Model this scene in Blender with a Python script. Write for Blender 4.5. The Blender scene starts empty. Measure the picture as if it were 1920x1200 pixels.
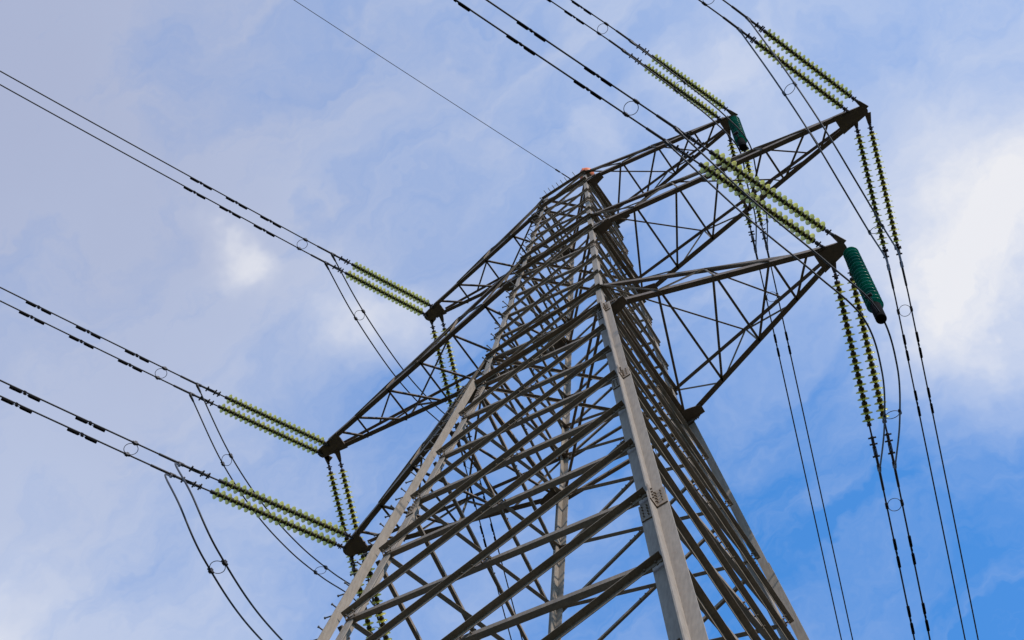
import bpy, math, random
from mathutils import Vector, Matrix
random.seed(7)
sc = bpy.context.scene
COL = sc.collection
V = Vector

# ------------------------------------------------------------------ camera
Z0 = 40.80                       # height of the waist (underside of the lowest arms)
RGT = V((0.8217044739, 0.5691236927, 0.0299966631)).normalized()
DWN = V((-0.5215710829, 0.7721775570, -0.3629124219)).normalized()
FWD = V((-0.2297071243, 0.2825598040, 0.9313402140)).normalized()
CAM = V((9.5008, -14.6904, -39.2157 + Z0))
FPX = 3269.6 / 1920
cd = bpy.data.cameras.new('camera'); cam = bpy.data.objects.new('camera', cd); COL.objects.link(cam)
cam.matrix_world = Matrix(((RGT.x, -DWN.x, -FWD.x, CAM.x), (RGT.y, -DWN.y, -FWD.y, CAM.y),
                           (RGT.z, -DWN.z, -FWD.z, CAM.z), (0, 0, 0, 1)))
cd.sensor_width = 36; cd.lens = FPX * 36; cd.clip_start = .1; cd.clip_end = 5000
sc.camera = cam

def project(p):                   # only used to rank braces by how large they show
    d = V(p) - CAM; z = d.dot(FWD)
    return (.5 + FPX * d.dot(RGT) / z, .3125 + FPX * d.dot(DWN) / z) if z > .5 else None

# ------------------------------------------------------------------ sky
SUN_EL, SUN_AZ = math.radians(33), math.radians(-24)      # azimuth measured from +X towards +Y
SKY_GAIN = .15
EXPO = .8
wd = bpy.data.worlds.new('World'); sc.world = wd; wd.use_nodes = True
nt = wd.node_tree; nt.nodes.clear(); N = nt.nodes.new; LK = nt.links.new
out = N('ShaderNodeOutputWorld'); bg = N('ShaderNodeBackground'); LK(bg.outputs[0], out.inputs[0])
bg.inputs[1].default_value = SKY_GAIN
sky = N('ShaderNodeTexSky'); sky.sky_type = 'NISHITA'; sky.sun_disc = False
sky.sun_elevation = SUN_EL; sky.sun_rotation = math.pi / 2 - SUN_AZ
sky.altitude = 50; sky.air_density = 1.0; sky.dust_density = .35; sky.ozone_density = 2.0
tc = N('ShaderNodeTexCoord')
def math_(op, a, b=None, c=None, clamp=False):
    n = N('ShaderNodeMath'); n.operation = op; n.use_clamp = clamp
    for i, x in enumerate((a, b, c)):
        if x is None: continue
        if isinstance(x, (int, float)): n.inputs[i].default_value = x
        else: LK(x, n.inputs[i])
    return n.outputs[0]
def noise(scale, detail, rough, vec, out_='Fac', dist=0):
    n = N('ShaderNodeTexNoise'); n.inputs['Scale'].default_value = scale
    n.inputs['Detail'].default_value = detail; n.inputs['Roughness'].default_value = rough
    n.inputs['Distortion'].default_value = dist
    LK(vec, n.inputs['Vector']); return n.outputs[out_]
def vmath(op, a, b):
    n = N('ShaderNodeVectorMath'); n.operation = op
    for i, x in enumerate((a, b)):
        if isinstance(x, (tuple, float, int)): n.inputs[i].default_value = x
        else: LK(x, n.inputs[i])
    return n.outputs[1] if op == 'DOT_PRODUCT' else n.outputs[0]
D = tc.outputs['Generated']
wrp = N('ShaderNodeVectorMath'); wrp.operation = 'SUBTRACT'
LK(noise(9, 5, .62, D, 'Color'), wrp.inputs[0]); wrp.inputs[1].default_value = (.5, .5, .5)
wsc = N('ShaderNodeVectorMath'); wsc.operation = 'SCALE'; LK(wrp.outputs[0], wsc.inputs[0]); wsc.inputs['Scale'].default_value = .13
W = N('ShaderNodeVectorMath'); W.operation = 'NORMALIZE'; LK(vmath('ADD', D, wsc.outputs[0]), W.inputs[0]); W = W.outputs[0]
def lobe(d, deg, amp, vec=None):
    n = 1 / math.radians(deg) ** 2
    x = math_('MAXIMUM', vmath('DOT_PRODUCT', vec or W, tuple(V(d).normalized())), .001)
    return math_('MULTIPLY', math_('POWER', x, n), amp)
def total(*xs):
    s = xs[0]
    for x in xs[1:]: s = math_('ADD', s, x)
    return s
# stretched coordinates for the streaky high cloud
mp = N('ShaderNodeMapping'); mp.inputs['Rotation'].default_value = (0, 0, math.radians(-8)); mp.inputs['Scale'].default_value = (1, 2.6, 1.4); LK(W, mp.inputs['Vector'])
fb = noise(3.4, 10, .58, mp.outputs[0]); fine = noise(9, 9, .62, mp.outputs[0], dist=.5)
veil = total(math_('MULTIPLY', fb, 1.35), math_('MULTIPLY', fine, 1.15), -.54,
             lobe((-.3946, .02, .9347), 9, .42), lobe((-.44, .16, .9), 6, .16), lobe((-.5355, .24, .80), 4, .3),
             lobe((.04, .34, .935), 5, .30), lobe((-.06, .22, .97), 5, .1),
             lobe((-.15, .52, .853), 7.5, -.60), lobe((-.26, .47, .85), 4, -.22), lobe((-.06, .60, .80), 6, -.35), lobe((-.315, .287, .905), 2.2, -.12),
             lobe((-.19, .245, .94), 2.6, -.10), lobe((-.045, .475, .88), 2.2, .13))
veil = math_('MULTIPLY', veil, .86, clamp=True)
puff_n = noise(24, 9, .6, W)
puff = total(lobe((.026, .376, .926), 2.3, 1.1), lobe((.012, .41, .91), 1.8, .55), lobe((-.346, .151, .926), .75, .62), lobe((-.335, .168, .926), .6, .5),
             lobe((-.292, .243, .926), .95, .5), lobe((-.31, .222, .926), 1.3, .28), lobe((-.062, .238, .969), 1.0, .42), lobe((-.04, .26, .965), .9, .4), lobe((-.125, .226, .966), .7, .26),
             lobe((-.545, .235, .80), 1.6, .6), lobe((-.03, .455, .89), 1.1, .2))
puff = math_('MULTIPLY', puff, math_('ADD', math_('MULTIPLY', puff_n, 1.5), .08), clamp=True)
mx1 = N('ShaderNodeMixRGB'); LK(veil, mx1.inputs[0]); mx2 = N('ShaderNodeMixRGB'); LK(math_('MULTIPLY', puff, .92, clamp=True), mx2.inputs[0])
tint = N('ShaderNodeMixRGB'); tint.blend_type = 'MULTIPLY'; tint.inputs[0].default_value = 1
LK(sky.outputs[0], tint.inputs[1]); tint.inputs[2].default_value = (.45, 1.01, 1.42, 1)
LK(tint.outputs[0], mx1.inputs[1]); LK(mx1.outputs[0], mx2.inputs[1])
g = 1 / (SKY_GAIN * 2 ** EXPO)
grey = N('ShaderNodeMixRGB'); LK(math_('MULTIPLY', lobe((-.3746, 0, .93), 11, 1.0), 1, clamp=True), grey.inputs[0])
grey.inputs[1].default_value = (.53 * g, .62 * g, .83 * g, 1); grey.inputs[2].default_value = (.41 * g, .465 * g, .65 * g, 1)
LK(grey.outputs[0], mx1.inputs[2])
mx2.inputs[2].default_value = (.87 * g, .87 * g, .90 * g, 1)
LK(mx2.outputs[0], bg.inputs[0])
sc.world.cycles.sampling_method = 'MANUAL'; sc.world.cycles.sample_map_resolution = 512

sl = bpy.data.lights.new('sun', 'SUN'); sl.energy = 2.35; sl.angle = math.radians(.53); sl.color = (1, .95, .88)
so = bpy.data.objects.new('sun', sl); COL.objects.link(so)
sd = V((math.cos(SUN_EL) * math.cos(SUN_AZ), math.cos(SUN_EL) * math.sin(SUN_AZ), math.sin(SUN_EL)))
so.rotation_euler = sd.to_track_quat('Z', 'Y').to_euler()
so.location = (30, -15, 60)
vs = sc.view_settings; vs.view_transform = 'Standard'; vs.look = 'None'; vs.exposure = EXPO; vs.gamma = 1

# ------------------------------------------------------------------ materials
def mat(name, col, rough=.6, metal=0, var=.0, scale=8, spec=.5, bump=0, col2=None, rust=0, trans=0):
    m = bpy.data.materials.new(name); m.use_nodes = True
    t = m.node_tree; b = t.nodes['Principled BSDF']; b.inputs['Roughness'].default_value = rough
    b.inputs['Metallic'].default_value = metal; b.inputs['Specular IOR Level'].default_value = spec
    b.inputs['Base Color'].default_value = (*col, 1)
    if trans: b.inputs['Transmission Weight'].default_value = trans
    g_ = t.nodes.new('ShaderNodeNewGeometry')
    if var or col2:
        n = t.nodes.new('ShaderNodeTexNoise'); n.inputs['Scale'].default_value = scale; n.inputs['Detail'].default_value = 7; n.inputs['Roughness'].default_value = .65
        t.links.new(g_.outputs['Position'], n.inputs['Vector'])
        r = t.nodes.new('ShaderNodeValToRGB'); c2 = col2 or tuple(c * (1 - var) for c in col)
        r.color_ramp.elements[0].color = (*c2, 1); r.color_ramp.elements[1].color = (*tuple(min(1, c * (1 + var)) for c in col), 1)
        r.color_ramp.elements[0].position = .32; r.color_ramp.elements[1].position = .68
        t.links.new(n.outputs['Fac'], r.inputs[0]); last = r.outputs[0]
        if rust:
            n2 = t.nodes.new('ShaderNodeTexNoise'); n2.inputs['Scale'].default_value = 2.6; n2.inputs['Detail'].default_value = 10; n2.inputs['Roughness'].default_value = .75
            t.links.new(g_.outputs['Position'], n2.inputs['Vector'])
            r2 = t.nodes.new('ShaderNodeValToRGB'); r2.color_ramp.elements[0].position = .60; r2.color_ramp.elements[1].position = .72
            r2.color_ramp.elements[0].color = (0, 0, 0, 1); r2.color_ramp.elements[1].color = (rust, rust, rust, 1)
            t.links.new(n2.outputs['Fac'], r2.inputs[0])
            mm = t.nodes.new('ShaderNodeMixRGB'); t.links.new(r2.outputs[0], mm.inputs[0]); t.links.new(last, mm.inputs[1]); mm.inputs[2].default_value = (.17, .095, .055, 1); last = mm.outputs[0]
            mp_ = t.nodes.new('ShaderNodeMapping'); mp_.inputs['Scale'].default_value = (26, 26, 1.6); t.links.new(g_.outputs['Position'], mp_.inputs['Vector'])
            n3 = t.nodes.new('ShaderNodeTexNoise'); n3.inputs['Scale'].default_value = 1; n3.inputs['Detail'].default_value = 5; t.links.new(mp_.outputs[0], n3.inputs['Vector'])
            r3 = t.nodes.new('ShaderNodeValToRGB'); r3.color_ramp.elements[0].position = .36; r3.color_ramp.elements[1].position = .62
            r3.color_ramp.elements[0].color = (.62, .60, .58, 1); r3.color_ramp.elements[1].color = (1.08, 1.08, 1.08, 1); t.links.new(n3.outputs['Fac'], r3.inputs[0])
            m3_ = t.nodes.new('ShaderNodeMixRGB'); m3_.blend_type = 'MULTIPLY'; m3_.inputs[0].default_value = .4; t.links.new(last, m3_.inputs[1]); t.links.new(r3.outputs[0], m3_.inputs[2]); last = m3_.outputs[0]
        t.links.new(last, b.inputs['Base Color'])
        mr = t.nodes.new('ShaderNodeMapRange'); mr.inputs[3].default_value = max(.1, rough - .12); mr.inputs[4].default_value = min(1, rough + .15)
        t.links.new(n.outputs['Fac'], mr.inputs[0]); t.links.new(mr.outputs[0], b.inputs['Roughness'])
        if bump:
            bp = t.nodes.new('ShaderNodeBump'); bp.inputs['Strength'].default_value = bump; bp.inputs['Distance'].default_value = .01
            t.links.new(n.outputs['Fac'], bp.inputs['Height']); t.links.new(bp.outputs[0], b.inputs['Normal'])
    return m
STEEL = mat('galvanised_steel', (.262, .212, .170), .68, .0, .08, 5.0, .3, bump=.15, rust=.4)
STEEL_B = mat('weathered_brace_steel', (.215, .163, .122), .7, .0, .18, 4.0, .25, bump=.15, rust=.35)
ARM = mat('weathered_shaded_arm_steel', (.150, .115, .094), .7, 0, .2, 4.0, .25, rust=.3)  # same steel as the legs, base darkened for the shade on arm undersides
DARK = mat('dark_steel_fitting', (.035, .028, .028), .5, .2, .3, 12, .4)
ALU = mat('weathered_aluminium_strand', (.03, .026, .028), .6, .1, .2, 20, .4)
BOLT = mat('bolt_steel', (.13, .115, .105), .55, .2, .25, 30, .4)
CAPM = mat('insulator_cap_iron', (.04, .026, .022), .55, .1, .3, 18, .4)
WEIGHT = mat('black_counterweight', (.006, .005, .005), .9, 0, .2, 10, .05)
ORANGE = mat('orange_marker_plastic', (.62, .13, .015), .45, 0, .12, 9, .5)
CONC = mat('footing_concrete', (.34, .33, .31), .9, 0, .2, 6, .2, bump=.3)
GRASS = mat('dry_meadow_grass', (.055, .050, .030), .95, 0, .3, .9, .1, bump=.6, col2=(.032, .032, .02))
def glass(name, col, deep, gloss=.05, tr=.4):
    m = bpy.data.materials.new(name); m.use_nodes = True; t = m.node_tree
    o = t.nodes['Material Output']; t.nodes.remove(t.nodes['Principled BSDF'])
    gl = t.nodes.new('ShaderNodeBsdfGlossy'); gl.inputs['Roughness'].default_value = .28; gl.inputs[0].default_value = (.9, .92, .85, 1)
    tl = t.nodes.new('ShaderNodeBsdfTranslucent'); df = t.nodes.new('ShaderNodeBsdfDiffuse'); tp = t.nodes.new('ShaderNodeBsdfTransparent')
    lw = t.nodes.new('ShaderNodeLayerWeight'); lw.inputs[0].default_value = .5
    cr = t.nodes.new('ShaderNodeMixRGB'); t.links.new(lw.outputs['Facing'], cr.inputs[0]); cr.inputs[1].default_value = (*col, 1); cr.inputs[2].default_value = (*deep, 1)
    oi_ = t.nodes.new('ShaderNodeObjectInfo'); hv = t.nodes.new('ShaderNodeHueSaturation'); mr_ = t.nodes.new('ShaderNodeMapRange'); mh = t.nodes.new('ShaderNodeMapRange')
    t.links.new(oi_.outputs['Random'], mr_.inputs[0]); mr_.inputs[3].default_value = .72; mr_.inputs[4].default_value = 1.12; t.links.new(mr_.outputs[0], hv.inputs['Value'])
    t.links.new(oi_.outputs['Random'], mh.inputs[0]); mh.inputs[3].default_value = .515; mh.inputs[4].default_value = .49; t.links.new(mh.outputs[0], hv.inputs['Hue'])
    t.links.new(cr.outputs[0], hv.inputs['Color'])
    for s_ in (tl, df): t.links.new(hv.outputs[0], s_.inputs[0])
    tp.inputs[0].default_value = (*[min(1, c * .6 + .35) for c in col], 1)
    a = t.nodes.new('ShaderNodeMixShader'); a.inputs[0].default_value = .4; t.links.new(tl.outputs[0], a.inputs[1]); t.links.new(df.outputs[0], a.inputs[2])
    tm = t.nodes.new('ShaderNodeMapRange'); t.links.new(lw.outputs['Facing'], tm.inputs[0]); tm.inputs[3].default_value = tr; tm.inputs[4].default_value = tr * .25
    b = t.nodes.new('ShaderNodeMixShader'); t.links.new(tm.outputs[0], b.inputs[0]); t.links.new(a.outputs[0], b.inputs[1]); t.links.new(tp.outputs[0], b.inputs[2])
    c = t.nodes.new('ShaderNodeMixShader'); c.inputs[0].default_value = gloss; t.links.new(b.outputs[0], c.inputs[1]); t.links.new(gl.outputs[0], c.inputs[2])
    t.links.new(c.outputs[0], o.inputs[0]); return m
PALE = glass('pale_yellow_green_glass', (.98, .92, .20), (.42, .40, .07), .09, .70)
TEAL = glass('teal_green_glass', (.014, .34, .27), (.002, .035, .03), .05, .08)

# ------------------------------------------------------------------ mesh helpers
class MB:
    def __init__(s): s.v = []; s.f = []; s.sm = []
    def add(s, vs_, fs, smooth=False):
        o = len(s.v); s.v += [tuple(x) for x in vs_]; s.f += [tuple(i + o for i in f) for f in fs]; s.sm += [smooth] * len(fs); return s
    def prism(s, prof, p, q, u, v, cap=True):
        p, q = V(p), V(q); n = len(prof)
        vv = [p + u * a + v * b for a, b in prof] + [q + u * a + v * b for a, b in prof]
        fs = [(i, (i + 1) % n, n + (i + 1) % n, n + i) for i in range(n)]
        if cap: fs += [tuple(range(n - 1, -1, -1)), tuple(range(n, 2 * n))]
        if u.cross(v).dot(q - p) < 0: fs = [tuple(reversed(f)) for f in fs]
        return s.add(vv, fs)
    def angle(s, p, q, w, t, u, v, w2=None):         # rolled steel angle: heel on the line p-q, one flange along u, one along v
        p, q = V(p), V(q); ax = (q - p).normalized(); u = V(u); u = (u - ax * u.dot(ax)).normalized()
        v = V(v); v = (v - ax * v.dot(ax)); v = (v - u * v.dot(u)).normalized(); w2 = w2 or w
        # two plates butted so each is convex
        s.prism([(0, 0), (w, 0), (w, t), (0, t)], p, q, u, v)
        return s.prism([(0, t), (t, t), (t, w2), (0, w2)], p, q, u, v)
    def box(s, c, ax, ay, az):
        c, ax, ay, az = V(c), V(ax), V(ay), V(az)
        vv = [c + ax * i + ay * j + az * k for i in (-.5, .5) for j in (-.5, .5) for k in (-.5, .5)]
        fs = [(0, 1, 3, 2), (4, 6, 7, 5), (0, 4, 5, 1), (2, 3, 7, 6), (0, 2, 6, 4), (1, 5, 7, 3)]
        if ax.cross(ay).dot(az) < 0: fs = [tuple(reversed(f)) for f in fs]
        return s.add(vv, fs)
    def rod(s, p, q, r, n=8, r2=None):
        p, q = V(p), V(q); ax = (q - p).normalized(); u = ax.orthogonal().normalized(); v = ax.cross(u); r2 = r if r2 is None else r2
        vv = [c + (u * math.cos(2 * math.pi * i / n) + v * math.sin(2 * math.pi * i / n)) * rr for c, rr in ((p, r), (q, r2)) for i in range(n)]
        s.add(vv, [(i, (i + 1) % n, n + (i + 1) % n, n + i) for i in range(n)], True)
        return s.add(vv, [tuple(range(n - 1, -1, -1)), tuple(range(n, 2 * n))])
    def tube(s, pts, r, n=8):
        pts = [V(p) for p in pts]; vv = []; u = None
        for i, p in enumerate(pts):
            t = (pts[min(i + 1, len(pts) - 1)] - pts[max(i - 1, 0)]).normalized()
            u = t.orthogonal().normalized() if u is None else (u - t * u.dot(t)).normalized(); w = t.cross(u)
            rr = r(i / (len(pts) - 1)) if callable(r) else r
            vv += [p + (u * math.cos(2 * math.pi * k / n) + w * math.sin(2 * math.pi * k / n)) * rr for k in range(n)]
        m = len(pts)
        s.add(vv, [(i * n + k, i * n + (k + 1) % n, (i + 1) * n + (k + 1) % n, (i + 1) * n + k) for i in range(m - 1) for k in range(n)], True)
        return s.add(vv[:n] + vv[-n:], [tuple(range(n - 1, -1, -1)), tuple(range(n, 2 * n))])
    def lathe(s, prof, n=24, ax='x'):                # profile (x along the axis, radius)
        vv = [(x, r * math.cos(2 * math.pi * k / n), r * math.sin(2 * math.pi * k / n)) for x, r in prof for k in range(n)]
        return s.add(vv, [(i * n + k, i * n + (k + 1) % n, (i + 1) * n + (k + 1) % n, (i + 1) * n + k) for i in range(len(prof) - 1) for k in range(n)], True)
    def plate(s, poly, nrm, t):
        poly = [V(p) for p in poly]; nrm = V(nrm).normalized(); n = len(poly)
        a = sum((poly[i].cross(poly[(i + 1) % n]) for i in range(n)), V((0, 0, 0)))
        if a.dot(nrm) < 0: poly.reverse()
        vv = [p - nrm * t / 2 for p in poly] + [p + nrm * t / 2 for p in poly]
        return s.add(vv, [tuple(range(n - 1, -1, -1)), tuple(range(n, 2 * n))] + [(i, (i + 1) % n, n + (i + 1) % n, n + i) for i in range(n)])
    def mesh(s, name, m):
        me = bpy.data.meshes.new(name); me.from_pydata(s.v, [], s.f); me.polygons.foreach_set('use_smooth', s.sm); me.materials.append(m); me.update(); return me
    def build(s, name, m, parent=None): return link(name, s.mesh(name, m), parent)
def link(name, me, parent=None):
    o = bpy.data.objects.new(name, me); COL.objects.link(o)
    if parent: o.parent = parent
    return o
def tag(o, label, cat, group=None, kind=None):
    if label: o['label'] = label
    if cat: o['category'] = cat
    if group: o['group'] = group
    if kind: o['kind'] = kind
    return o
def thing(name, label, cat, loc=(0, 0, 0), group=None):
    o = link(name, None); o.location = loc; return tag(o, label, cat, group)

# ------------------------------------------------------------------ ground
gm = MB(); R_ = 3000; n_ = 48
gp = [(0, 0, 0)] + [(R_ * math.cos(2 * math.pi * i / n_), R_ * math.sin(2 * math.pi * i / n_), 0) for i in range(n_)]
gm.add(gp, [(0, 1 + i, 1 + (i + 1) % n_) for i in range(n_)]); gr = gm.build('ground', GRASS); gr['kind'] = 'structure'

# ------------------------------------------------------------------ the pylon
S1_, S2_, ZB = .11877669, .06222799, .10347787      # leg batter below / above the waist
def hw(z):                                           # half width (m) at height z above the waist
    y = z / 1.8
    return 1.8 * (1 - S2_ * (y - ZB) if y > ZB else 1 - S1_ * (y - ZB))
SG = {'A': (1, -1), 'B': (-1, -1), 'C': (1, 1), 'D': (-1, 1)}
RY = 1.0
def corner(k, z): return V((SG[k][0] * hw(z), SG[k][1] * hw(z) * RY, Z0 + z))
LV = {'L1': 0, 'L1t': 1.853, 'L2': 8.321, 'L2t': 9.766, 'L3': 14.922, 'L3t': 16.107}
levels = [-39.2, -35.3, -31.3, -27.45, -23.9, -20.57, -17.429, -14.466, -11.654, -9.073, -6.637, -4.36, -2.125, 0, 1.853,
          3.38, 4.977, 6.604, 8.321, 9.766, 10.924, 12.251, 13.523, 14.922, 16.107]
tower = thing('transmission_tower', 'tall grey steel lattice pylon with six arms reaching to both sides', 'pylon')
X, Y, Z = V((1, 0, 0)), V((0, 1, 0)), V((0, 0, 1))
SPLICES = [(-7.05, .195, .62), (-15.1, .225, .72), (-23.2, .21, .8), (-31.0, .22, .85), (6.5, .142, .5), (12.2, .125, .4)]
def bolts(mb, c, a, b, nrm, na, nb, r=.015, h=.035):     # grid of bolt heads on a plate
    for i in range(na):
        for j in range(nb):
            p = V(c) + V(a) * ((i + .5) / na - .5) * .74 + V(b) * ((j + .5) / nb - .5) * .8
            mb.rod(p, p + V(nrm) * h, r, 6)
legs = {}
for k, (sx, sy) in SG.items():
    mb = MB()
    up = (corner(k, 16.3) - corner(k, 0)).normalized(); dn = (corner(k, 0) - corner(k, -40.6)).normalized()
    # upper part: one angle, heel outwards
    for za, zb, w in ((-.25, 6.5, .150), (6.5, 12.2, .135), (12.2, 16.25, .115)):
        mb.angle(corner(k, za), corner(k, zb), w, .02, -X * sx, -Y * sy)
    # lower part: two angles set back to back as a star, battened together
    g_ = .034
    for za, zb, w in ((-40.6, -31.0, .26), (-31.0, -23.2, .25), (-23.2, -15.1, .235), (-15.1, -7.05, .205), (-7.05, .05, .18)):
        p, q = corner(k, za), corner(k, zb); o = V((sx * g_, sy * g_, 0))
        mb.angle(p + o, q + o, w, .024, X * sx, Y * sy)
        mb.angle(p - o, q - o, w, .024, -X * sx, -Y * sy)
    lg = mb.build('leg', STEEL, tower); legs[k] = lg
    for z, w, h in SPLICES + [(-.5, .155, .62)]:
        m2 = MB(); c = corner(k, z); ax = up if z > 0 else dn
        if z > 0:
            c1 = c - X * sx * w * .5 + Y * sy * .014; m2.box(c1, X * w, Y * .02, ax * h)
            c2 = c - Y * sy * w * .5 + X * sx * .014; m2.box(c2, X * .02, Y * w, ax * h)
            bolts(m2, c1 + Y * sy * .01, X * w, ax * h, Y * sy, 2, 4, .014); bolts(m2, c2 + X * sx * .01, Y * w, ax * h, X * sx, 2, 4, .014)
        else:
            for s_ in (1, -1):                       # outer and inner angle of the star
                cc = c + V((sx * g_, sy * g_, 0)) * s_
                c1 = cc + X * sx * s_ * (w * .5 + .01); n1 = Y * sy * (-1 if s_ > 0 else 1)
                off = .024 + .012 if s_ > 0 else .012
                # the side of each flange seen from outside
                f1 = c1 + (Y * sy * (.024 + .013) if s_ > 0 else Y * sy * .013)
                m2.box(f1, X * w * .96, Y * .022, ax * h); bolts(m2, f1 + Y * sy * .011, X * w, ax * h, Y * sy, 2, 4)
                c2 = cc + Y * sy * s_ * (w * .5 + .01)
                f2 = c2 + (X * sx * (.024 + .013) if s_ > 0 else X * sx * .013)
                m2.box(f2, Y * w * .96, X * .022, ax * h); bolts(m2, f2 + X * sx * .011, Y * w, ax * h, X * sx, 2, 4)
        m2.build('splice_plate', STEEL_B, lg)
    c = corner(k, -40.5); m3 = MB(); m3.prism([(-.55, -.55), (.55, -.55), (.55, .55), (-.55, .55)], V((c.x, c.y, -.3)), V((c.x, c.y, .45)), X, Y)
    m3.build('footing', CONC, lg)
# step bolts up the left leg
sm = MB().rod((0, 0, 0), (0, 0, .23), .015, 6); sm.rod((0, 0, .215), (0, 0, .24), .025, 6); sm.rod((0, 0, .0), (0, 0, .02), .028, 6); sbm = sm.mesh('step_bolt', BOLT)
stuff = MB(); zc = -38.5; i = 0
while zc < 16:
    c = corner('B', zc); w = .17 if zc < 0 else .12
    if i % 2: p = c + (V((-w, -.045, 0)) if zc < 0 else V((w * .6, 0, 0))); d = V((-.25, -1, 0)).normalized()
    else: p = c + (V((-.045, -w, 0)) if zc < 0 else V((0, w * .6, 0))); d = V((-1, -.25, 0)).normalized()
    if zc > -21:
        o = link('step_bolt', sbm, legs['B']); o.location = p; o.rotation_euler = d.to_track_quat('Z', 'Y').to_euler()
    else: stuff.rod(p, p + d * .19, .011, 6)
    zc += .42; i += 1
st = stuff.build('step_bolts', BOLT, legs['B']); st['kind'] = 'stuff'
# bracing: one X per panel and face; the outer diagonal carries its flange outwards, the inner one inwards
FACES = [('A', 'B', V((0, -1, 0))), ('A', 'C', V((1, 0, 0))), ('B', 'D', V((-1, 0, 0))), ('C', 'D', V((0, 1, 0)))]
def bsize(z): return .122 if z < -16 else .112 if z < -8 else .096 if z < -.5 else .076 if z < 8 else .063
cand = []
for i in range(len(levels) - 1):
    za, zb = levels[i], levels[i + 1]; w = bsize(za); t = .012
    for a, b, n in FACES:
        for low, high, outer in ((b, a, True), (a, b, False)):
            p, q = corner(low, za), corner(high, zb); ax = (q - p).normalized()
            ov = -.05 if za < 0 else .03
            p = p + ax * (-ov); q = q + ax * ov
            off = n * (.05 if za < 0 else .02) if outer else -n * (.012 if za < 0 else .03)
            p, q = p + off, q + off
            mb = MB(); dwn = -Z if outer else Z
            mb.angle(p, q, w, t, n if outer else -n, dwn, w2=w * .82)
            # bolts at both ends and at the crossing
            side = n if outer else -n
            pv = (V(n).cross(ax)).normalized()
            for f in (.012, .035, .965, .988, .485, .515):
                c = p.lerp(q, f) + (-Z * w * .42 if outer else Z * w * .42) 
                mb.rod(c - n * .03, c + n * .045, .017 if za < 0 else .013, 6)
            pa, pb = project(p), project(q); s = 0
            if pa and pb:
                inside = sum(1 for k in range(11) if (lambda pr: pr and 0 < pr[0] < 1 and 0 < pr[1] < .625)(project(p.lerp(q, k / 10))))
                s = math.hypot(pa[0] - pb[0], pa[1] - pb[1]) * inside * w
            cand.append((s, -len(cand), mb))
cand.sort(reverse=True, key=lambda c: (c[0], c[1])); rest = MB()
for i, (s, _, mb) in enumerate(cand):
    if i < 100: mb.build('diagonal_brace', STEEL_B, tower)
    else:
        o = len(rest.v); rest.v += mb.v; rest.f += [tuple(x + o for x in f) for f in mb.f]; rest.sm += mb.sm
tag(rest.build('diagonal_braces', STEEL_B, tower), None, None, kind='stuff')
# horizontals and plan bracing at the arm levels
for L, z in LV.items():
    w = .125 if L == 'L1' else .115 if not L.endswith('t') else .09
    for a, b, n in FACES:
        p, q = corner(a, z), corner(b, z); ax = (q - p).normalized()
        MB().angle(p + n * .045 - ax * .05, q + n * .045 + ax * .05, w, .012, n, -Z, w2=w * .7).build('horizontal_strut', STEEL_B, tower)
    for a, b, dz in (('A', 'D', 0), ('B', 'C', -.1)):
        p, q = corner(a, z), corner(b, z); ax = (q - p).normalized()
        MB().angle(p + ax * .1 + Z * dz, q - ax * .1 + Z * dz, .075, .009, ax.cross(Z), -Z).build('plan_brace', STEEL_B, tower)
# gusset plates on the legs at the arm roots
for L in ('L1', 'L2', 'L3'):
    z = LV[L]; s = {'L1': .30, 'L2': .28, 'L3': .25}[L]
    for k, (sx, sy) in SG.items():
        c = corner(k, z) + V((sx * .20, sy * .012, -.03)); mb = MB()
        mb.plate([c + V((-.22 * sx, 0, .55 * s)), c + V((s * .55 * sx, 0, .30 * s)), c + V((s * .75 * sx, 0, -.05)), c + V((s * .2 * sx, 0, -.42 * s)), c + V((-.22 * sx, 0, -.5 * s))], Y, .02)
        e = c + V((.10 * sx, -.06 * sy, 0)); mb.plate([e + V((-.30 * sx, .10 * sy, 0)), e + V((s * .9 * sx, .06 * sy, 0)), e + V((s * .95 * sx, -.16 * sy, 0)), e + V((s * .15 * sx, -.42 * sy * s - .1 * sy, 0)), e + V((-.30 * sx, -.3 * sy, 0))], Z, .02)
        bolts(mb, c + V((.1 * sx, sy * .01, 0)), X * s * .7, Z * s * .6, Y * sy, 3, 3, .016)
        mb.build('gusset_plate', ARM, tower)
# step bolts along the top edge
mb = MB()
for i in range(8):
    p = corner('B', 16.107).lerp(corner('A', 16.107), .1 + i * .1) + V((0, -.1, .0))
    if i != 6: mb.rod(p, p + V((-.02, -.16, .10)), .011, 6)
mb.build('edge_bolts', BOLT, tower)

# span data: azimuth, twin spacing, then per phase attachment x, y, string slope, conductor slope, curvature (tower units of 1.8 m)
U_ = 1.8
PH = ['R1', 'R2', 'R3', 'T1', 'T2', 'T3']
Q1 = [-0.32463, 0.20581, 3.97958, -0.11675, 0.24081, 0.26214, 0.00303, 5.14702, -0.0786, 0.08883, 0.30102, 0.003, 3.18695, -0.10202, 0.17904, 0.32515, 0.003, -3.92628, -0.04018, 0.36413, 0.30922, 0.00298, -5.15037, 0.03874, 0.35063, 0.3071, 0.00297, -3.28609, -0.00704, 0.35805, 0.31773, 0.00295]
Q2 = [-0.3545, 0.20421, 3.93392, 0.26875, 0.31868, 0.08497, 0.00457, 5.12415, 0.21207, 0.35571, 0.15162, 0.00458, 3.14289, 0.27405, 0.3652, 0.10486, 0.00462, -3.93675, 0.16269, 0.29629, 0.12504, 0.00453, -5.16638, 0.25049, 0.31971, 0.12504, 0.00453, -3.30393, 0.19807, 0.3491, 0.15869, 0.00448]
LS = 2.55
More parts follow.
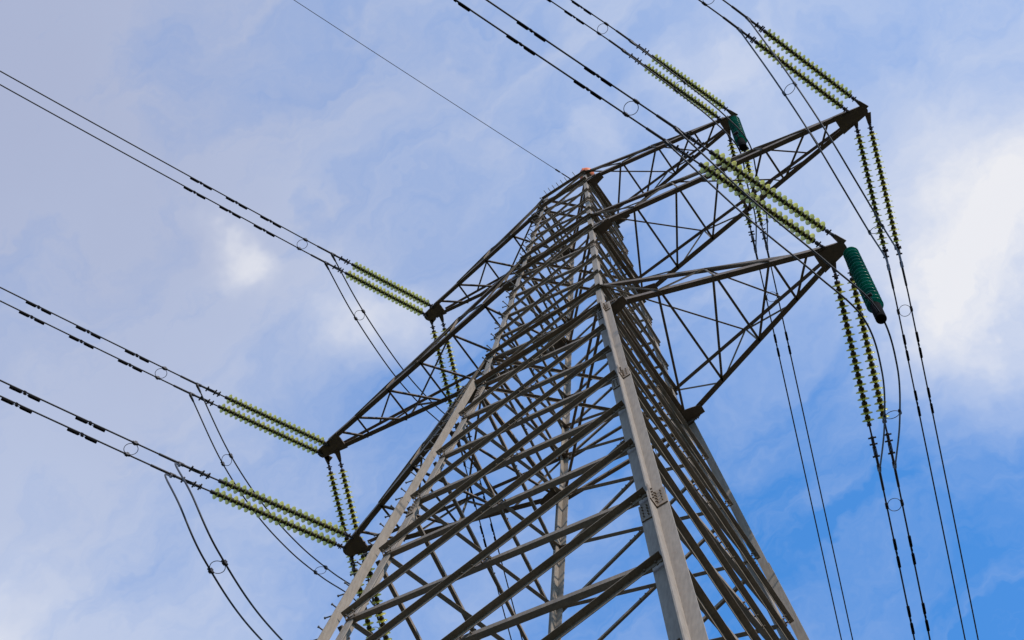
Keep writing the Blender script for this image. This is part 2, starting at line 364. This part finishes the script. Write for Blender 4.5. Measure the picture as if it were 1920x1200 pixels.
def span_point(sp, ph, side, t):                     # t: metres along the span, horizontally
    q = Q1 if sp == 0 else Q2; sg = -1 if sp == 0 else 1
    bx, by, ms, mc, k = q[2 + 5 * PH.index(ph):7 + 5 * PH.index(ph)]
    phi, s = q[0], q[1]; t = t / U_
    d = V((math.sin(phi), sg * math.cos(phi), 0)); n = V((math.cos(phi), -sg * math.sin(phi), 0))
    u = max(t - LS, 0); P = V((bx, by, LV['L' + ph[1]] / U_)) + n * side * s / 2 + d * t
    P.z += -ms * min(t, LS) - mc * u + min(k, .0030) * u * u if u * U_ > 14 else -ms * min(t, LS) - mc * u + k * u * u
    return V((P.x * U_, P.y * U_, P.z * U_ + Z0))

# crossarms
ARMS = {'R1': (1, 'L1', 3.9145, 4, 'lowest'), 'R2': (1, 'L2', 5.0838, 6, 'longest'), 'R3': (1, 'L3', 3.2240, 4, 'top'),
        'T1': (-1, 'L1', 3.9484, 4, 'lowest'), 'T2': (-1, 'L2', 5.1178, 6, 'longest'), 'T3': (-1, 'L3', 3.2579, 4, 'top')}
def chord_bar(mb, p, q, w, s, horiz_in, up=True):
    mb.angle(p, q, w, .014, horiz_in, Z if up else -Z)
for a, (s, L, ln, nn, nm) in ARMS.items():
    z, zt = LV[L], LV[L + 't']; xt = s * ln * U_
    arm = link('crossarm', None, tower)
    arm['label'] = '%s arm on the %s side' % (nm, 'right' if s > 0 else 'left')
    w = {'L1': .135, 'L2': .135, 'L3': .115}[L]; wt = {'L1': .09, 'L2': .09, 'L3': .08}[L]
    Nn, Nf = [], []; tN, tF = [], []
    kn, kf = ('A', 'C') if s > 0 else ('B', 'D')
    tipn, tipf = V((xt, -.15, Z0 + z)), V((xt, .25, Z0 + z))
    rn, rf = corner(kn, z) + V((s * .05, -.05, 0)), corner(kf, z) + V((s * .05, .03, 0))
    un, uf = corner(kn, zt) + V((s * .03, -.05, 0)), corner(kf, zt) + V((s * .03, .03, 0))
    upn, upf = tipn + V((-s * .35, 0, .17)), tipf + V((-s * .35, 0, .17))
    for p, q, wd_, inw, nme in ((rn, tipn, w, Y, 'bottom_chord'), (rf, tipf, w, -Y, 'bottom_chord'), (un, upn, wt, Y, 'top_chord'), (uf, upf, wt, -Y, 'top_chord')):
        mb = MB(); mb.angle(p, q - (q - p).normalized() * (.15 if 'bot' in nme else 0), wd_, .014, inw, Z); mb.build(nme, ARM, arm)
    fr = [i / nn for i in range(1, nn)]
    bn = [rn.lerp(tipn, f) for f in fr]; bf = [rf.lerp(tipf, f) for f in fr]
    tn = [un.lerp(upn, f) for f in fr]; tf = [uf.lerp(upf, f) for f in fr]
    lac = []
    # underside zigzag
    lac.append((rf, bn[0]))
    for i in range(nn - 1):
        lac.append((bn[i], bf[i]))
        lac.append((bf[i], bn[i + 1] if i < nn - 2 else rn.lerp(tipn, .92)))
    for p, q in lac:
        ax = (q - p).normalized(); MB().angle(p - Z * .02 + ax * .05, q - Z * .02 - ax * .05, .06, .008, ax.cross(Z), Z, w2=.05).build('lacing_bar', ARM, arm)
    lac = []
    for R0, T0, B, T in ((rn, un, bn, tn), (rf, uf, bf, tf)):       # side webs: a post at every second node, diagonals between
        prev = T0
        for i in range(nn - 1):
            if i % 2 == 0: lac.append((prev, B[i])); prev = B[i]
            else: lac.append((prev, T[i])); lac.append((T[i], B[i])); prev = T[i]
    tops = []
    prev = un; pf = False                                            # top plane
    for i in range(1, nn - 1, 2):
        tops.append((prev, tf[i])); tops.append((tn[i], tf[i])); prev = tn[i]
    tops.append((prev, tf[min(nn - 2, i + 1)]))
    for p, q in lac + tops:
        ax = (q - p).normalized(); u = ax.cross(Y).normalized(); MB().angle(p + ax * .02, q - ax * .02, .046, .007, u, ax.cross(u)).build('web_bar', STEEL_B, arm)
    # tip plate with the four lugs
    P1 = [span_point(0, a, sd, 0) for sd in (-1, 1)]; P2 = [span_point(1, a, sd, 0) for sd in (-1, 1)]
    zc = Z0 + z
    inner1, outer1 = (P1[0], P1[1]) if s > 0 else (P1[1], P1[0]); inner2, outer2 = (P2[0], P2[1]) if s > 0 else (P2[1], P2[0])
    fl = lambda p, dx=0, dy=0: V((p.x + s * dx, p.y + dy, zc))
    c9n, c9f = rn.lerp(tipn, .94), rf.lerp(tipf, .94)
    yc = .06; xe = s * max(s * outer1.x, s * outer2.x) + s * .10; xi = s * min(s * inner1.x, s * inner2.x)
    poly = [fl(c9n, -.05, -.03), V((xi, yc - .17, zc)), V((xe - s * .05, yc - .14, zc)), V((xe, yc - .05, zc)), V((xe, yc + .05, zc)), V((xe - s * .05, yc + .14, zc)), V((xi, yc + .17, zc)), fl(c9f, -.05, .03)]
    pts2 = sorted({(round(p.x, 4), round(p.y, 4)) for p in poly}); hull = []       # outline of the welded plate
    for seq in (pts2, pts2[::-1]):
        h_ = []
        for p in seq:
            while len(h_) > 1 and (h_[-1][0] - h_[-2][0]) * (p[1] - h_[-2][1]) - (h_[-1][1] - h_[-2][1]) * (p[0] - h_[-2][0]) <= 0: h_.pop()
            h_.append(p)
        hull += h_[:-1]
    poly = [V((x, y, zc)) for x, y in hull]; mb = MB()
    # triangulate as a fan from the middle of the plate, both faces
    mid = V((sum(p.x for p in poly) / len(poly), sum(p.y for p in poly) / len(poly), zc)); n = len(poly)
    for dz in (-.03, .03):
        mb.add([mid + Z * dz] + [p + Z * dz for p in poly], [((0, 1 + i, 1 + (i + 1) % n) if dz > 0 else (0, 1 + (i + 1) % n, 1 + i)) for i in range(n)])
    mb.add([p - Z * .03 for p in poly] + [p + Z * .03 for p in poly], [(i, (i + 1) % n, n + (i + 1) % n, n + i) for i in range(n)])
    for E, F in ((P1[0], span_point(0, a, -1, .3)), (P1[1], span_point(0, a, 1, .3)), (P2[0], span_point(1, a, -1, .3)), (P2[1], span_point(1, a, 1, .3))):
        dd = V((F.x - E.x, F.y - E.y, 0)).normalized(); nn_ = V((-dd.y, dd.x, 0))
        mb.plate([E - dd * .28 + nn_ * .09, E + dd * .03 + nn_ * .05, E + dd * .06, E + dd * .03 - nn_ * .05, E - dd * .28 - nn_ * .09], Z, .035)
    bolts(mb, rn.lerp(tipn, .975) + V((0, .03, -.03)), X * .35, Y * .12, -Z, 5, 2, .016, .03); bolts(mb, rf.lerp(tipf, .975) + V((0, -.03, -.03)), X * .35, Y * .12, -Z, 5, 2, .016, .03)
    mb.build('tip_plate', ARM, arm)

# ------------------------------------------------------------------ insulator strings
def disc_mesh(name, m, r):
    prof = [(.030, .05), (.022, .07), (.010, r * .62), (.002, r * .84), (-.006, r * .95), (-.016, r), (-.022, r * .985), (-.016, r * .93), (-.008, r * .8),
            (-.012, r * .66), (-.006, r * .5), (.004, .05)]
    return MB().lathe(prof, 28).mesh(name, m)
PALE_D = disc_mesh('glass_disc', PALE, .148); TEAL_D = MB().lathe([(.07, .05), (.062, .08), (.045, .115), (.018, .15), (-.018, .176), (-.055, .188), (-.068, .184), (-.055, .168), (-.005, .12), (.02, .09), (.03, .05)], 32).mesh('glass_disc', TEAL)
capm = MB(); capm.lathe([(-.085, .0), (-.085, .040), (-.02, .044), (.0, .052), (.012, .068), (.05, .072), (.085, .064), (.095, .042), (.098, 0)], 12); CAP_ME = capm.mesh('metal_cap', CAPM)
def frame_rot(d):                                    # local +X along -d (discs open away from the tower)
    x = V(d).normalized(); y = Z.cross(x).normalized(); z = x.cross(y); return Matrix((x, y, z)).transposed().to_4x4()
ST = [{'R1': (.35, 3.79), 'R2': (.30, 3.38), 'R3': (.24, 3.10), 'T1': (.32, 3.76), 'T2': (.22, 3.47), 'T3': (.23, 3.13)},
      {'R1': (.29, 3.60), 'R2': (.25, 3.27), 'R3': (.22, 2.76), 'T1': (.34, 3.6), 'T2': (.32, 3.35), 'T3': (.28, 3.1)}]
LUG = [{'R1': 4.87, 'R2': 4.03, 'R3': 4.02, 'T1': 4.87, 'T2': 4.42, 'T3': 3.92}, {'R1': 4.68, 'R2': 3.85, 'R3': 3.54, 'T1': 4.7, 'T2': 4.3, 'T3': 4.1}]
RING = [{'R1': 6.01, 'R2': 5.25, 'R3': 4.96, 'T1': 6.04, 'T2': 5.48, 'T3': 4.91}, {'R1': 5.65, 'R2': 5.06, 'R3': 5.02, 'T1': 5.7, 'T2': 5.2, 'T3': 4.62}]
DAMP = [{'R1': (7.1, 8.91, 10.62), 'R2': (6.4, 7.9, 9.3), 'R3': (5.94, 7.2, 8.4), 'T1': (7.19, 8.81, 10.4), 'T2': (6.35, 7.84, 9.32), 'T3': (6.18, 7.39, 8.62)},
        {'R1': (6.88, 8.71), 'R2': (6.09, 7.74), 'R3': (6.62,), 'T1': (6.9, 8.6), 'T2': (6.1, 7.7), 'T3': (5.71, 7.16)}]
NM = {'R1': 'lowest right arm', 'R2': 'longest right arm', 'R3': 'top right arm', 'T1': 'lowest left arm', 'T2': 'longest left arm', 'T3': 'top left arm'}
ND = 20
def fitting(mb, x0, x1, horn=True):                  # shackle chain between arm lug and string
    mb.rod((x0, 0, 0), (x1, 0, 0), .020, 8)
    L = x1 - x0
    for f, r in ((.12, .045), (.35, .038), (.6, .05)):
        mb.rod((x0 + L * f - .03, 0, 0), (x0 + L * f + .03, 0, 0), r, 8)
    mb.rod((x0 + L * .45, -.085, 0), (x0 + L * .45, .085, 0), .018, 6)
    mb.rod((x0 + L * .45, 0, -.02), (x0 + L * .5, 0, -.12), .015, 6)
def which(sp, side):
    return ('upper' if side > 0 else 'lower') if sp == 0 else ('right-hand' if side > 0 else 'left-hand')
for sp in (0, 1):
    for ph in PH:
        for side in (-1, 1):
            a, b = span_point(sp, ph, side, 0), span_point(sp, ph, side, 4.59)
            d = (b - a).normalized(); hl = V((d.x, d.y, 0)).length
            t0, t1 = ST[sp][ph][0] / hl, ST[sp][ph][1] / hl
            lab = '%s glass disc string of the pair running %s from the %s' % (which(sp, side), 'up-left' if sp == 0 else 'downward', NM[ph])
            o = thing('insulator_string', lab, 'insulator', a, 'tension insulator strings of glass discs')
            o.matrix_world = Matrix.Translation(a) @ frame_rot(d)
            pitch = (t1 - t0) / ND
            mb = MB(); fitting(mb, .02, t0 + .05); mb.build('shackle', DARK, o)
            for i in range(ND):
                c = link('glass_disc', PALE_D, o); c.location = (t0 + pitch * (i + .5), 0, 0); c.rotation_euler = (0, math.pi, 0)
                e = link('metal_cap', CAP_ME, c); e.location = (.008, 0, 0); e.scale = (pitch / .175, 1, 1)
            # tension clamp: rod, cross bolts, twin links
            lug = LUG[sp][ph] / hl; mb = MB(); x0 = t1; x1 = lug - .42
            mb.rod((x0 - .02, 0, 0), (x1 + .05, 0, 0), .022, 8); mb.rod((x0, 0, 0), (x0 + .07, 0, 0), .055, 8)
            q = (x1 - x0); mb.rod((x0 + q * .45, 0, 0), (x1 - .1, 0, 0), .038, 8)
            for f in (.50, .72): mb.rod((x0 + q * f, -.095, 0), (x0 + q * f, .095, 0), .022, 8); mb.rod((x0 + q * f, 0, -.08), (x0 + q * f, 0, .08), .02, 8)
            for s_ in (-1, 1): mb.rod((x1 - q * .2, s_ * .035, 0), (x1 + .12, s_ * .035, 0), .012, 6)
            mb.rod((x1 + .1, -.085, 0), (x1 + .1, .085, 0), .024, 8); mb.rod((x1 + .05, 0, 0), (x1 + .28, 0, 0), .03, 8)
            mb.build('tension_clamp', DARK, o)

# ------------------------------------------------------------------ conductors with sleeves and vibration dampers
dm = MB()
for s_ in (-1, 1):
    dm.rod((s_ * .10, 0, -.085), (s_ * .38, 0, -.085), .038, 10); dm.rod((s_ * .08, 0, -.085), (s_ * .11, 0, -.085), .026, 8)
dm.rod((-.12, 0, -.085), (.12, 0, -.085), .008, 6); dm.box((0, 0, -.04), (.06, 0, 0), (0, .045, 0), (0, 0, .12)); DAMPER = dm.mesh('vibration_damper', WEIGHT)
for sp in (0, 1):
    for ph in PH:
        for side in (-1, 1):
            start = LUG[sp][ph] - .25; T = [start + .35 * i for i in range(40)] + [start + 14 + 2.5 * i for i in range(58)]
            lab = '%s power cable of the pair leaving the %s %s' % (which(sp, side), NM[ph], 'towards the upper left' if sp == 0 else 'downward to the lower right')
            P = [span_point(sp, ph, side, t) for t in T]
            o = MB().tube(P, .0215, 8).build('power_cable', ALU); tag(o, lab, 'power line', 'conductors strung from the pylon arms')
            mb = MB(); mb.tube([span_point(sp, ph, side, start - .1 + i * .1) for i in range(10)], .033, 10)
            mb.rod(span_point(sp, ph, side, start + .15), span_point(sp, ph, side, start + .3), .045, 8)
            mb.build('sleeve', DARK, o)
            for t in DAMP[sp][ph]:
                a, b = span_point(sp, ph, side, t - .05), span_point(sp, ph, side, t + .05)
                e = link('vibration_damper', DAMPER, o); e.matrix_world = Matrix.Translation((a + b) / 2) @ frame_rot(b - a)
# ring spacers on the twin cables
def ring(pa, pb, axis, label, r=None):
    pa, pb = V(pa), V(pb); c = (pa + pb) / 2; r = r or (pb - pa).length / 2 - .02
    o = thing('ring_spacer', label, 'spacer', c, 'ring spacers between twin cables')
    ex = (pb - pa).normalized(); ey = V(axis) - ex * V(axis).dot(ex); ey.normalize()
    mb = MB(); pts = [(ex * math.cos(2 * math.pi * i / 40) + ey * math.sin(2 * math.pi * i / 40)) * r - Z * .02 for i in range(41)]
    mb.tube(pts, .0085, 6).build('ring', DARK, o)
    for p in (pa, pb):
        m2 = MB(); m2.rod(p - c - ey * .075, p - c + ey * .075, .037, 8); m2.box(p - c, ex * .07, ey * .07, Z * .11); m2.build('clamp', DARK, o)
for sp in (0, 1):
    for ph in PH:
        t = RING[sp][ph]; a, b = span_point(sp, ph, -1, t), span_point(sp, ph, 1, t)
        ring(a, b, span_point(sp, ph, -1, t + .2) - a, 'ring spacer on the pair of cables leaving the %s %s' % (NM[ph], 'up-left' if sp == 0 else 'downward'))

# ------------------------------------------------------------------ jumpers
CR = {"R1": [[6.335, -2.877, -3.038], [6.964, -1.297, -4.067], [7.313, 0.039, -4.4], [6.991, 1.464, -4.147], [6.303, 3.069, -3.223]],
      "R2": [[8.164, -3.163, 4.488], [8.252, -2.066, 2.36], [8.229, -0.727, 1.501], [8.167, 0.768, 1.943], [8.09, 2.346, 3.727]],
      "R3": [[5.208, -2.378, 12.814], [5.726, -1.045, 12.062], [5.907, 0.07, 11.813], [5.528, 1.195, 11.975], [5.099, 2.505, 12.534]],
      "T1": [[-6.876, -5.751, -5.607], [-5.914, -5.719, -7.878], [-5.868, -4.652, -8.709], [-6.444, -2.556, -7.967], [-7.405, 0.562, -5.553]],
      "T2": [[-10.713, -2.244, 5.511], [-10.631, -0.56, 4.88], [-10.498, 0.941, 4.755], [-10.399, 2.265, 5.089], [-10.434, 3.43, 5.825]],
      "T3": [[-7.293, -2.145, 12.972], [-7.347, -0.677, 12.711], [-7.359, 0.675, 12.633], [-7.301, 1.921, 12.746], [-7.213, 3.082, 13.035]]}
JR = {'R1': (116,), 'R2': (31, 98), 'R3': (25, 124), 'T1': (76,), 'T2': (25, 91), 'T3': (30,)}
def spline(P, n=24):
    Q = [P[0] * 2 - P[1]] + P + [P[-1] * 2 - P[-2]]; o = []
    for i in range(1, len(Q) - 2):
        a, b, c, d = Q[i - 1:i + 3]
        for k in range(n):
            u = k / n; o.append(.5 * ((2 * b) + (c - a) * u + (2 * a - 5 * b + 4 * c - d) * u * u + (3 * b - a - 3 * c + d) * u ** 3))
    return o + [P[-1]]
for ph in PH:
    A = {s: span_point(0, ph, s, LUG[0][ph]) - Z * .09 for s in (-1, 1)}; B = {s: span_point(1, ph, s, LUG[1][ph]) - Z * .09 for s in (-1, 1)}
    mA, mB = (A[1] + A[-1]) / 2, (B[1] + B[-1]) / 2; curves = {}
    for s in (-1, 1):
        pts = [A[s]] + [V(p) + V((0, 0, Z0)) + (A[1] - mA).lerp(B[1] - mB, (i + 1) / 6) * s for i, p in enumerate(CR[ph])] + [B[s]]
        P = spline(pts); curves[s] = P
        o = MB().tube(P, .0215, 8).build('jumper_cable', ALU)
        tag(o, '%s jumper loop cable hanging past the tip of the %s' % ('right-hand' if s > 0 else 'left-hand', NM[ph]), 'jumper cable', 'jumper loops under the arm tips')
        mb = MB()
        for E, d in ((A[s], (P[3] - P[0]).normalized()), (B[s], (P[-4] - P[-1]).normalized())):
            mb.rod(E + Z * .11, E - Z * .02, .04, 8); mb.rod(E - Z * .01, E + d * .22, .042, 8, .03)
        mb.build('terminal_lug', DARK, o)
    for j, u in enumerate(JR[ph]):
        a, b = curves[-1][u], curves[1][u]
        ring(a, b, curves[-1][min(u + 2, 144)] - a, 'ring spacer on the jumper loop of the %s%s' % (NM[ph], '' if len(JR[ph]) == 1 else (', nearer the upper end' if j == 0 else ', nearer the lower end')))

# ------------------------------------------------------------------ jumper support strings with green discs and a weight
HG = {'R1': ((7.448, .200, 0), 3.72, 4.50), 'R3': ((5.884, .036, 14.922), 2.58, 3.33)}
for ph, (p, hd, hc) in HG.items():
    a = V(p) + V((0, 0, Z0 - .05))
    o = thing('hanging_insulator', 'teal green glass disc string with black weight hanging from the %s tip' % NM[ph], 'insulator', a, 'green jumper support strings')
    o.matrix_world = Matrix.Translation(a) @ frame_rot(V((.001, 0, -1)))
    mb = MB(); mb.rod((-.05, 0, 0), (.2, 0, 0), .03, 8); mb.build('hanger', DARK, o)
    nd = 17; pitch = (hd - .12) / nd
    for i in range(nd):
        c = link('glass_disc', TEAL_D, o); c.location = (.12 + pitch * (i + .5), 0, 0); c.rotation_euler = (0, math.pi, 0)
        e = link('metal_cap', CAP_ME, c); e.scale = (pitch / .175, 1, 1)
    mb = MB(); mb.lathe([(hd, 0), (hd, .11), (hd + .03, .122), (hc - .03, .122), (hc, .11), (hc, 0)], 20); mb.build('counterweight', WEIGHT, o)
    mb = MB(); mb.rod((hd - .02, 0, 0), (hd + .02, 0, 0), .05, 8)
    mb.rod((hd + .02, -.34, 0), (hd + .02, .34, 0), .025, 8)
    for s_ in (-1, 1): mb.rod((hd + .02, s_ * .30, -.08), (hd + .02, s_ * .30, .08), .045, 8)
    mb.build('yoke', DARK, o)

# ------------------------------------------------------------------ earth wires and marker ball
zt = LV['L3t']
for sp, (p, m, ph_) in enumerate((((.30, -.93, zt), .25, Q1[0]), ((.30, .93, zt), .22, Q2[0]))):
    sg = -1 if sp == 0 else 1; d = V((math.sin(ph_), sg * math.cos(ph_), 0)); P = []
    for t in [i * 1.0 for i in range(30)] + [30 + 4 * i for i in range(35)]: P.append(V(p) + d * t + Z * (Z0 - m * t + .0016 * t * t))
    o = MB().tube(P, .0115, 6).build('earth_wire', ALU)
    tag(o, 'single thin earth wire running up-left from the pylon peak' if sp == 0 else 'single thin earth wire running down behind the pylon from its peak', 'earth wire', 'earth wires at the pylon peak')
    mb = MB(); mb.rod(P[0], P[0].lerp(P[1], .35), .022, 6); mb.rod(P[0].lerp(P[1], .45), P[0].lerp(P[1], .62), .03, 6); mb.build('clamp', DARK, o)
c = V((.77, -.66, Z0 + zt + .28))
mb = MB(); r = .26; mb.lathe([(r * math.cos(math.pi * i / 16), max(r * math.sin(math.pi * i / 16), .0005)) for i in range(17)], 24)
mb.lathe([(-.02, r), (-.02, r + .02), (.02, r + .02), (.02, r)], 24)
ball = mb.build('marker_ball', ORANGE); ball.location = c; tag(ball, 'orange warning ball at the very top of the pylon', 'marker ball')
